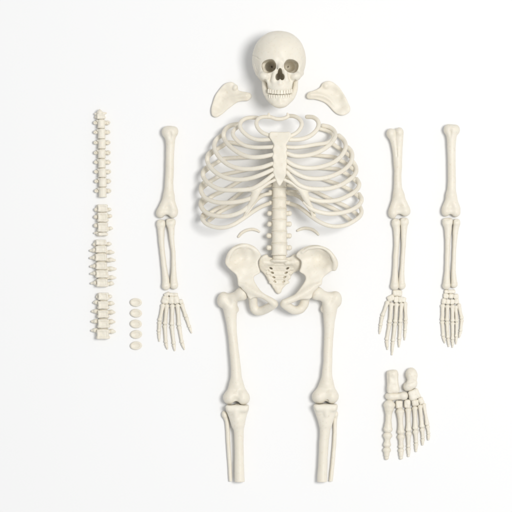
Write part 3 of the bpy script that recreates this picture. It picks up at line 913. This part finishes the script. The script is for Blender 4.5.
# ---- arms
ARM = ["far left arm beside the rib cage", "middle arm just right of the rib cage", "far right arm at the edge"]
def humerus(kind):
    s = Shape(0.38)
    if kind == 0:
        s.ell((166.6, 132.3, 6.5), (4.8, 5.8, 5.4), rot=-0.2, k=2); s.ell((174.2, 131.9, 6.8), (4.0, 5.2, 5.4), rot=0.2, k=2)
        s.ell((170.2, 130.8, 7), (6, 4.9, 6), k=3)
        s.chain([(170.2, 134, 7, 6.2), (170.4, 141, 6.4, 4.8), (170.2, 148, 6, 4.2), (169.8, 165, 5.8, 4.15), (169.2, 182, 5.6, 4.3), (168.7, 195, 5.4, 4.9)], k=3, smooth=2)
        s.cap((168.0, 196, 5.4), 3.8, (161.8, 210, 5.4), 4.4, k=6); s.cap((169.4, 196, 5.4), 3.8, (173.4, 210, 5.2), 4.4, k=6)
        s.ell((161.0, 213.0, 5.4), (5.0, 5.2, 5.4), k=2.5); s.ell((173.0, 213.0, 5.2), (4.9, 4.9, 5.2), k=2.5)
        s.cap((162, 211.5, 6), 3.6, (172, 211.5, 6), 3.6, k=2.5)
        s.ell((166.6, 218.6, 6), (3.6, 3.2, 9), k=2, op='sub'); s.ell((167.4, 208.5, 13.6), (3.0, 3.6, 4.6), k=3.5, op='sub')
        s.ell((170.2, 136.5, 15.6), (1.5, 6, 4), k=3, op='sub')
        lab = "upper arm bone of the far left arm, rounded knobbed head on top"
    elif kind == 1:
        s.ell((391.0, 133.6, 6.5), (4.5, 5.2, 5.4), rot=-0.3, k=1.5); s.ell((399.3, 132.4, 7), (4.2, 5.0, 5.6), rot=0.1, k=1.5)
        s.chain([(395.4, 133.4, 5.6, 4.6), (396.4, 143, 5.6, 3.9), (397.4, 156, 5.6, 3.6), (397.8, 168, 5.6, 3.6)], k=2, smooth=2)
        s.chain([(391.4, 134, 6.5, 4.0), (394.4, 143, 6, 3.5), (396.4, 154, 5.8, 3.4), (397.4, 165, 5.6, 3.5)], k=2.4, smooth=2)
        s.chain([(399.4, 133, 7, 4.2), (399.2, 143, 6.6, 3.6), (398.8, 154, 6.2, 3.4), (398.0, 168, 5.8, 3.7), (397.7, 182, 5.6, 3.8), (398.5, 195, 5.4, 4.8)], k=1.8, smooth=2)
        s.cap((397.8, 195, 5.4), 3.8, (393.2, 210, 5.4), 4.3, k=6); s.cap((399.4, 195, 5.4), 3.8, (405.2, 208.6, 5.2), 4.4, k=6)
        s.ell((393.0, 213.0, 5.4), (4.7, 5.6, 5.4), k=2.5); s.ell((405.4, 211.4, 5.2), (5.1, 4.9, 5.2), rot=-0.35, k=2.5)
        s.cap((394, 211, 6), 3.6, (404, 210.5, 6), 3.6, k=2.5)
        s.ell((399.2, 217.8, 6), (3.7, 3.0, 9), k=2, op='sub'); s.ell((399.0, 207.6, 13.6), (3.0, 3.6, 4.6), k=3.5, op='sub')
        s.groove([(395.4, 127), (395.8, 134), (396.9, 143), (397.7, 156)], 0.7, 0.7, 6)
        lab = "upper arm bone of the middle arm, long groove splitting its head into two knobs"
    else:
        s.ell((448.2, 129.8, 6.5), (4.6, 5.2, 5.4), rot=-0.2, k=2); s.ell((455.4, 130, 6.6), (4.4, 5.2, 5.2), rot=0.2, k=2)
        s.ell((451.6, 128.6, 7), (6, 4.3, 5.8), k=3)
        s.chain([(451.6, 132, 7, 5.8), (451.5, 139, 6.4, 4.7), (451.5, 148, 6, 4.2), (451.6, 165, 5.8, 3.9), (451.8, 182, 5.6, 4.1), (451.2, 195, 5.4, 4.6)], k=3, smooth=2)
        s.cap((450.6, 196, 5.4), 3.6, (446.2, 208.5, 5.4), 4.3, k=6); s.cap((451.8, 196, 5.4), 3.6, (456.0, 208.5, 5.2), 4.3, k=6)
        s.ell((445.9, 211.4, 5.4), (4.5, 4.9, 5.4), k=2.5); s.ell((455.8, 212.0, 5.2), (4.7, 5.0, 5.2), rot=-0.3, k=2.5)
        s.cap((447, 210.6, 6), 3.6, (455, 211, 6), 3.6, k=2.5)
        s.ell((450.2, 217.2, 6), (2.2, 2.6, 9), k=1.8, op='sub'); s.ell((450.8, 206.5, 13.6), (2.6, 3.6, 4.6), k=3.5, op='sub')
        s.ell((450.6, 134, 15.2), (1.6, 6, 4), k=3, op='sub')
        lab = "upper arm bone of the far right arm, broad flat-topped head"
    s.noise(0.12, 3.8)
    obj("humerus", s.mesh(drop=True), None, label=lab, cat="upper arm bone", group="upper arm bones", fix=False)
for k in range(3): humerus(k)

def forearm(name, pts, head, label, cat, group):
    s = Shape(0.34)
    s.chain([(x, y, 4.2, r * (0.92 if 2 <= i <= len(pts) - 3 else 1.0)) for i, (x, y, r) in enumerate(pts)], k=1.6, smooth=3)
    hx, hy, hw, hh = head
    s.box((hx, hy - 0.5, 4.2), (hw, hh + 0.3, 3.9), rnd=min(hw, hh) * 0.86, k=2.5, taper=-0.05)
    s.ell((hx - hw * 0.1, hy - hh * 0.9, 8.3), (hw * 0.5, 1.0, 1.2), k=1.5, op='sub')
    x, y, r = pts[-1]
    s.ell((x, y + 0.2, 4.2), (r * 1.06, r * 0.95, r), k=1.2)
    s.ell((x - 0.9, y - 0.3, 5.0), (r * 0.72, r * 0.8, r * 0.95), k=1.0); s.ell((x + 1.5, y - 0.9, 4.6), (r * 0.66, r * 0.85, r * 0.9), k=1.0)
    s.noise(0.10, 3)
    obj(name, s.mesh(drop=True), None, label=label, cat=cat, group=group, fix=False)
forearm("ulna", [(161, 225, 4.0), (161.2, 232, 3.4), (161.8, 246, 2.85), (163.1, 258, 2.9), (164.6, 270, 3.1), (165.8, 280, 3.55), (166, 286, 3.9)], (161.1, 224.2, 4.3, 3.8),
        "left one of the two forearm bones of the far left arm", "forearm bone", "forearm bones")
forearm("radius", [(170.8, 224, 4.2), (171.3, 230, 3.3), (171.9, 241, 2.6), (173.3, 252, 2.25), (173.7, 262, 2.5), (173.7, 272, 2.9), (173.8, 280, 3.55), (174, 285.2, 3.9)], (170.8, 222.9, 4.8, 3.5),
        "right one of the two forearm bones of the far left arm", "forearm bone", "forearm bones")
forearm("radius", [(396, 224, 3.9), (396.8, 231, 3.35), (396.6, 245, 2.85), (395.7, 257, 2.85), (395.3, 270, 2.8), (395, 280, 3.5), (394.8, 286, 4.0)], (396, 223.2, 4.2, 3.8),
        "left one of the two forearm bones of the middle arm", "forearm bone", "forearm bones")
forearm("ulna", [(404.2, 223, 3.9), (403.9, 230, 3.15), (403.6, 243, 2.5), (402.8, 257, 2.35), (402, 270, 2.5), (401.6, 280, 3.1), (401.8, 286, 3.4)], (404.3, 222.2, 4.2, 3.7),
        "right one of the two forearm bones of the middle arm", "forearm bone", "forearm bones")
forearm("radius", [(447.6, 224, 4.4), (448, 231, 3.5), (447.8, 243, 2.75), (447.3, 257, 2.6), (447, 270, 2.7), (446.8, 280, 3.4), (446.4, 285.6, 3.8)], (447.5, 222.4, 5.2, 3.7),
        "left one of the two forearm bones of the far right arm", "forearm bone", "forearm bones")
forearm("ulna", [(456.6, 223.8, 3.2), (455.6, 230, 2.9), (454.6, 243, 2.25), (454, 257, 2.05), (453.6, 270, 2.45), (453.8, 280, 2.9), (454, 284.8, 3.1)], (456.7, 222.8, 3.4, 3.1),
        "right one of the two forearm bones of the far right arm", "forearm bone", "forearm bones")

# ---- hands and foot
def small_bone(parent, name, p0, p1, r0, rm, r1, z=None, tip=False, res=0.26):
    s = Shape(res)
    p0 = np.array(p0, float); p1 = np.array(p1, float)
    d = p1 - p0; L = np.linalg.norm(d); d /= L
    z0 = z if z else max(r0, r1) + 0.1
    a = p0 + d * (r0 * 0.75 + 0.05); b = p1 - d * (r1 * 0.75 + 0.05)
    P = lambda t: a + (b - a) * t
    n = np.array([-d[1], d[0]])
    ch = [(*P(0), z0, r0), (*P(0.16), z0 + 0.15, r0 * 0.86), (*P(0.38), z0 + 0.3, rm * 1.03), (*P(0.62), z0 + 0.25, rm * 0.98),
          (*P(0.84), z0, r1 * 0.9), (*P(1), z0 - 0.1, r1)]
    s.chain(ch, k=0.8)
    if not tip:
        for sg in (-1, 1):
            q = b + n * sg * r1 * 0.42
            s.ell((q[0], q[1], z0), (r1 * 0.68, r1 * 0.68, r1 * 0.9), k=0.7)
    q = a
    s.ell((q[0], q[1], z0), (r0 * 1.10, r0 * 0.8, r0), rot=math.atan2(n[1], n[0]), k=0.6)
    s.noise(0.07, 1.5)
    return obj(name, s.mesh(smooth=1), parent, fix=False)

def chunk(parent, name, c, half, rot=0.0, rnd=None, z=None, waist=0.0, taper=0.0, res=0.28, extra=()):
    s = Shape(res)
    hd = z if z else min(half) * 1.05
    s.box((c[0], c[1], hd + 0.1), (half[0], half[1], hd), rnd=rnd or min(half) * 0.6, rot=rot, k=0, waist=waist, taper=taper)
    for e in extra:
        s.ell(*e[:2], k=e[2] if len(e) > 2 else 1.5, op=e[3] if len(e) > 3 else 'add')
    s.noise(0.20, 1.5)
    return obj(name, s.mesh(smooth=2), parent, fix=False)

def hand(x, y, label, carp, fingers):
    root = empty("hand", x, y, label, "hand", "hands laid out palm down")
    for c in carp:
        chunk(root, "carpal_bone", (c[0], c[1]), (c[2] * 1.07, c[3] * 1.06), c[4] if len(c) > 4 else 0.0, taper=c[5] if len(c) > 5 else 0.0, z=2.4)
    for f in fingers:
        pts, r = f
        mc = small_bone(root, "metacarpal", pts[0], pts[1], r * 1.12, r * 0.86, r * 1.0, z=2.6)
        fe = bpy.data.objects.new("finger", None)
        fe.empty_display_size = 0.01
        COL.objects.link(fe); fe.parent = root
        fe["ox"] = float(x); fe["oy"] = float(y)
        n = len(pts) - 2
        rr = r
        for i in range(1, len(pts) - 1):
            last = i == len(pts) - 2
            small_bone(fe, "phalanx", pts[i], pts[i + 1], rr * (0.90 if last else 1.0), rr * (0.72 if last else 0.80), rr * (0.5 if last else 0.86), z=2.4 - 0.25 * i, tip=last)
            rr *= 0.86

hand(172, 320, "hand of the far left arm, its thumb splayed out to the right",
     [(167.0, 294.4, 2.9, 1.7, -0.45), (173.6, 294.6, 4.1, 1.6, 0.05), (165.6, 299.8, 3.4, 3.9, 0.16, 0.12), (171.4, 299.9, 2.6, 3.8, 0, 0.1), (176.4, 299.8, 2.9, 3.7, -0.2, 0.1), (180.9, 301.6, 2.1, 2.1, -0.4)],
     [([(163.2, 304.0), (159.7, 321.2), (159, 332), (159.3, 341.6)], 2.05),
      ([(166.9, 304.2), (165, 324.7), (165.9, 343), (167.5, 349.4)], 2.1),
      ([(172.4, 304.2), (171.9, 325.3), (173.9, 344.2), (174.9, 351)], 2.15),
      ([(177.5, 304.0), (179.1, 325.7), (182.2, 343), (184.6, 349.8)], 2.1),
      ([(181.6, 303.6), (186.2, 317), (189.7, 327.4), (191.8, 333.2)], 1.9)])
hand(394, 320, "hand of the middle arm, its thumb splayed out to the left",
     [(397.3, 293.0, 4.5, 3.1, 0.1), (391.0, 298.2, 3.6, 2.8, -0.45), (396.2, 299.4, 2.3, 3.0, 0.1), (400.6, 299.6, 2.4, 2.9, 0), (404.0, 299.8, 1.8, 2.5, 0.25)],
     [([(388.0, 301.2), (382.3, 316.2), (380.6, 326.0), (379.5, 334.0)], 1.95),
      ([(391.6, 302.6), (389.8, 323), (386.7, 340.4), (387.6, 349.8)], 2.15),
      ([(396.6, 302.8), (395.3, 322.6), (393, 341.7), (391.9, 355.2)], 2.2),
      ([(401.6, 302.8), (400.4, 322.6), (399.4, 339.7), (399.1, 347.2)], 2.05),
      ([(405.2, 302.2), (405.8, 320.8), (405.3, 330.8), (404.6, 340.2)], 1.9)])
hand(451, 320, "hand of the far right arm, its fingers held close together",
     [(449.8, 291.6, 5.2, 1.8, 0.0), (446.0, 295.9, 2.5, 2.5, 0.1), (451.1, 296.0, 2.4, 2.4, 0), (456.0, 296.4, 2.5, 2.4, -0.1), (443.9, 301.2, 2.1, 2.6, 0.15), (448.0, 301.8, 2.1, 2.5, 0.1), (452.3, 301.8, 2.1, 2.5, 0), (456.6, 301.2, 2.2, 2.5, -0.15)],
     [([(442.9, 304.2), (442.3, 320.8), (443.3, 336.3), (444.9, 343.2)], 2.0),
      ([(447.6, 304.8), (447.0, 321.2), (448, 338.3), (448.8, 346.8)], 2.1),
      ([(452.4, 304.8), (452.6, 322), (452.6, 339.7), (452.6, 347.6)], 2.1),
      ([(455.8, 305.6), (456.8, 322), (456.4, 337), (456.0, 344.2)], 1.85),
      ([(458.6, 303.8), (461.9, 319.2), (460.6, 331.5), (459.2, 337.8)], 1.85)])

def foot():
    root = empty("foot", 405, 412, "single foot skeleton at lower right with blocky heel bones on top", "foot")
    def tarsal(parts, groove=None):
        s = Shape(0.32)
        for p in parts: p(s)
        s.noise(0.16, 2.6)
        obj("tarsal_bone", s.mesh(drop=True), root, fix=False)
    tarsal([lambda s: s.box((392.6, 381.8, 5.6), (5.9, 11.4, 5.4), rnd=2.6, rot=-0.06, k=2, waist=0.06, taper=0.06),
            lambda s: s.ell((392.9, 374.0, 7), (5.2, 4.2, 4.8), k=2.5), lambda s: s.ell((393.2, 388.6, 6.4), (6.1, 4.6, 5), k=2.5),
            lambda s: s.ell((387.0, 378.5, 11.5), (2.0, 8, 3), k=3, op='sub')])
    tarsal([lambda s: s.ell((411.2, 373.8, 6), (5.6, 6.2, 5.6), rot=0.2, k=2), lambda s: s.ell((409.0, 386.0, 6), (6.2, 4.9, 5.6), rot=-0.35, k=2),
            lambda s: s.box((411.9, 379.8, 5.6), (4.8, 7.5, 5.2), rnd=2.8, rot=0.1, k=3), lambda s: s.ell((413.5, 383.6, 6.4), (3.6, 4.5, 5), k=2),
            lambda s: s.ell((404.0, 380.3, 7), (2.2, 2.6, 8), k=2, op='sub'),
            lambda s: s.groove([(405, 384.5), (409.5, 383.2), (413.5, 381.6), (417, 381.2)], 0.45, 0.9, 5)])
    tarsal([lambda s: s.ell((390.8, 396.4, 5), (5.9, 4.0, 4.8), k=2.5), lambda s: s.ell((403.6, 395.8, 5), (4.5, 4.2, 4.8), k=2.5),
            lambda s: s.cap((390, 396.4, 5), 3.9, (404, 395.6, 5), 3.7, k=2), lambda s: s.ell((398.3, 391.4, 9), (2.8, 1.8, 5), k=2, op='sub')])
    tarsal([lambda s: s.box((414.2, 394.3, 4.8), (5.2, 5.2, 4.7), rnd=2.2, rot=-0.42, k=2), lambda s: s.ell((412.0, 397.8, 4.6), (3.4, 3.0, 4.3), k=2)])
    for (x, y, a, b, r) in ((399.0, 404.4, 3.6, 4.1, 0.0), (407.2, 403.8, 3.1, 4.4, 0.05), (415.2, 402.6, 3.4, 3.4, -0.2), (421.0, 400.6, 2.5, 3.6, -0.35)):
        chunk(root, "tarsal_bone", (x, y), (a, b), r, z=3.4)
    toes = [
        ([(389.5, 401.0), (387.8, 432.4), (387.0, 447.2), (386.7, 459.4)], (5.4, 3.1, 4.2), [(4.2, 2.7, 3.5), (3.7, 2.7, 2.2)]),
        ([(400.0, 408.6), (401.0, 434.2), (401.1, 448.5), (401.1, 459.2)], (3.9, 2.6, 3.4), [(3.5, 2.4, 2.6), (2.8, 2.3, 1.9)]),
        ([(408.2, 407.6), (408.6, 431.6), (408.6, 447.5), (408.6, 456.8)], (3.0, 2.2, 2.9), [(2.9, 2.0, 1.9), (2.1, 1.7, 1.4)]),
        ([(414.8, 406.2), (415.4, 429.8), (416.3, 443.0), (416.0, 451.8)], (2.7, 2.1, 2.7), [(2.8, 1.9, 1.9), (2.0, 1.6, 1.3)]),
        ([(420.0, 404.6), (422.1, 427.8), (422.9, 438.6), (422.6, 445.2)], (2.4, 1.8, 2.4), [(2.4, 1.7, 1.7), (1.8, 1.5, 1.2)]),
        ([(423.6, 403.4), (427.5, 425.3), (428.7, 434.4), (428.4, 440.2)], (2.0, 1.5, 2.1), [(2.1, 1.55, 1.6), (1.6, 1.4, 1.2)]),
    ]
    for pts, m, ph in toes:
        small_bone(root, "metatarsal", pts[0], pts[1], *m, z=max(m[0], 3.0))
        te = bpy.data.objects.new("toe", None)
        te.empty_display_size = 0.01
        COL.objects.link(te); te.parent = root
        te["ox"] = 405.0; te["oy"] = 412.0
        for i, r in enumerate(ph):
            small_bone(te, "phalanx", pts[i + 1], pts[i + 2], *r, z=max(r[0], 2.2), tip=(i == 1))
foot()

# ---- vertebra strips on the left
def strip(x, y, label, bodies):
    """bodies: (cx, y0, y1, half width, left knob (x, y, tip x) or None, right knob or None)"""
    root = empty("vertebra_strip", x, y, label, "vertebrae", "strips of loose vertebrae on the left")
    for i, b in enumerate(bodies):
        cx, y0, y1, hw, lk, rk, style = b
        cx += rng.uniform(-0.25, 0.25); hw *= rng.uniform(0.97, 1.03)
        if style == 'round':
            v = vert_body(cx, y0 + 0.45, y1 - 0.55, hw, 5.4, 5.2, res=0.27, waist=0.10, rnd=0.7, rim=0.1)
            v.ell((cx - hw * 0.92, y0 + 1.4, 6.2), (1.4, 1.3, 2.2), k=0.8)
        else:
            v = vert_body(cx, y0 + 0.25, y1 - 0.45, hw + 0.1, 5.4, 5.2, res=0.27, waist=0.14, rnd=1.3, flat=0.13)
            v.box((cx + 0.2, (y0 + y1) / 2, 10.3), (hw * 0.56, (y1 - y0) * 0.22, 0.6), rnd=0.55, k=2.4, op='sub')
            v.cap((cx - hw * 0.95, y1 - 2.0, 6), 1.2, (cx + hw * 0.95, y1 - 2.0 + rng.uniform(-.4, .4), 6), 1.2, k=1.5)
            v.cap((cx - hw * 0.9, y0 + 2.2, 4.0), 1.9, (cx - hw - 1.0, (lk or rk or (0, y0 + 3))[1] + 0.3, 3.6), 1.5, k=1.2)
        if style == 'atlas':
            v.ell((99.7, 112.6, 6), (3.0, 2.6, 4), k=1.5); v.cap((99.7, 112, 6.5), 1.6, (99.6, 110, 7), 0.9, k=1.5)
            v.cap((99.5, 113.6, 5), 1.5, (95.2, 113.9, 4.5), 1.0, k=1.2); v.cap((100.5, 113.4, 5), 1.5, (106, 113.2, 4.5), 0.9, k=1.2)
        v.noise(0.10, 1.7)
        o = obj("vertebra", v.mesh(smooth=1), root, fix=False)
        for kn, sg in ((lk, -1), (rk, 1)):
            if not kn: continue
            kx, ky, tx = kn[:3]; r = kn[3] if len(kn) > 3 else 1.9
            p = Shape(0.26)
            p.cap((cx + sg * (hw - 1.2), ky, 4.0), r * .8, (kx, ky, 3.6), r, k=1)
            p.cap((kx, ky, 3.8), r, (tx - sg * 1.2, ky + 0.2, 3.4), r * 0.55, k=1.0)
            p.ell((kx, ky - 0.2, 4.4), (r * 1.15, r * 1.02, r), k=0.8)
            if style == 'round':
                p.ell((kx + sg * .3, ky, 6.9), (r * .62, r * .55, 2.2), k=0.6, op='sub')
            p.noise(0.12, 1.3)
            obj("process", p.mesh(smooth=1), o, fix=False)
        if i and style != 'atlas':
            d = vert_body((cx + bodies[i - 1][0]) / 2, y0 - 0.9, y0 + 0.9, hw - 1.5, 3.9, 3.4, res=0.3, waist=0, rnd=0.4)
            obj("disc", d.mesh(smooth=0), root, fix=False)
ys1 = [119.4, 128.8, 139.2, 149.3, 158.8, 168.3, 177.8, 187.4, 197.8]
b1 = [(101.0, 113.8, 119.6, 3.9, None, None, 'atlas')]
for i in range(8):
    cx = 101.5 + 0.17 * i
    yk = ys1[i] + 3.5
    b1.append((cx, ys1[i], ys1[i + 1], 4.0 + 0.03 * i, (cx - 6.4, yk, cx - 8.9, 1.7), (cx + 6.4, yk, cx + 8.6, 2.1), 'round'))
strip(102, 155, "longest strip of loose vertebrae, nine small ones, topmost at far left", b1)
strip(103, 220, "short strip of three loose vertebrae with a rounded bottom, second from top at far left",
      [(102.8, 204.3, 212.4, 5.1, (96.2, 209.8, 93.6, 1.8), (109.6, 209.6, 111.6, 1.7), 'box'),
       (103.1, 212.4, 222.4, 5.3, (96.0, 217.0, 93.2, 1.9), (110.2, 216.2, 112.2, 1.8), 'box'),
       (103.0, 222.4, 232.4, 5.3, (96.0, 225.6, 93.6, 2.1), (110.6, 228.4, 113.4, 1.7), 'box'),
       (102.6, 232.2, 236.2, 4.8, (97.2, 232.8, 93.4, 1.5), None, 'box')])
strip(102, 263, "strip of six broad loose vertebrae with pointed side knobs, third from top at far left",
      [(101.2, 239.6, 245.4, 5.4, (94.6, 244.4, 92.0, 1.5), (109.2, 244.0, 112.2, 1.8), 'box'),
       (101.3, 245.8, 253.0, 5.7, (94.4, 250.3, 89.4, 2.1), (110.4, 252.2, 114.8, 2.0), 'box'),
       (101.1, 253.6, 261.3, 5.9, (94.0, 257.8, 89.2, 2.0), (110.6, 260.0, 116.0, 2.1), 'box'),
       (101.5, 262.0, 269.8, 5.8, (94.4, 266.2, 89.6, 2.0), (111.2, 268.8, 116.7, 2.2), 'box'),
       (102.0, 269.9, 278.2, 6.2, (94.8, 273.4, 89.8, 2.0), (111.6, 277.6, 116.6, 2.1), 'box'),
       (102.5, 278.8, 287.2, 5.9, (95.4, 283.0, 90.2, 2.0), (111.2, 283.6, 114.6, 2.0), 'box')])
strip(103, 316, "strip of five broad loose vertebrae beside the small oval discs, lowest at far left",
      [(103.8, 292.6, 300.4, 5.2, None, (110.2, 296.6, 112.4, 1.7), 'box'),
       (103.3, 300.9, 309.3, 5.5, (96.2, 302.4, 92.8, 2.0), (111.2, 303.4, 115.0, 2.1), 'box'),
       (103.3, 310.1, 318.2, 5.6, (95.6, 311.2, 91.2, 2.0), (111.6, 312.2, 115.6, 2.2), 'box'),
       (103.5, 319.0, 328.4, 5.7, (95.6, 321.3, 90.9, 2.1), (111.6, 321.7, 115.6, 2.3), 'box'),
       (103.2, 329.1, 339.4, 6.2, (95.2, 330.3, 90.8, 2.0), (112.0, 331.4, 116.2, 2.2), 'box')])

# ---- five oval discs
POS = ["topmost", "second from the top", "middle", "fourth from the top", "lowest"]
for i, (x, y, a) in enumerate(((135.9, 302.4, 0.06), (136.1, 313.2, 0.08), (135.9, 323.9, 0.10), (136.2, 334.4, -0.03), (136.1, 345.6, -0.05))):
    s = Shape(0.22)
    s.ell((x, y, 1.6), (6.0, 4.25, 1.9), rot=a, k=0)
    s.ell((x + 0.1, y, 3.7), (5.1, 3.4, 1.75), rot=a, k=0.5, op='sub')
    s.noise(0.05, 2)
    obj("spinal_disc", s.mesh(drop=True), None, label="small oval dished disc, %s in the column of five" % POS[i], cat="disc", group="column of five small oval discs", fix=False)

# housekeeping
for o in bpy.data.objects:
    for k in ("ox", "oy"):
        if k in o: del o[k]
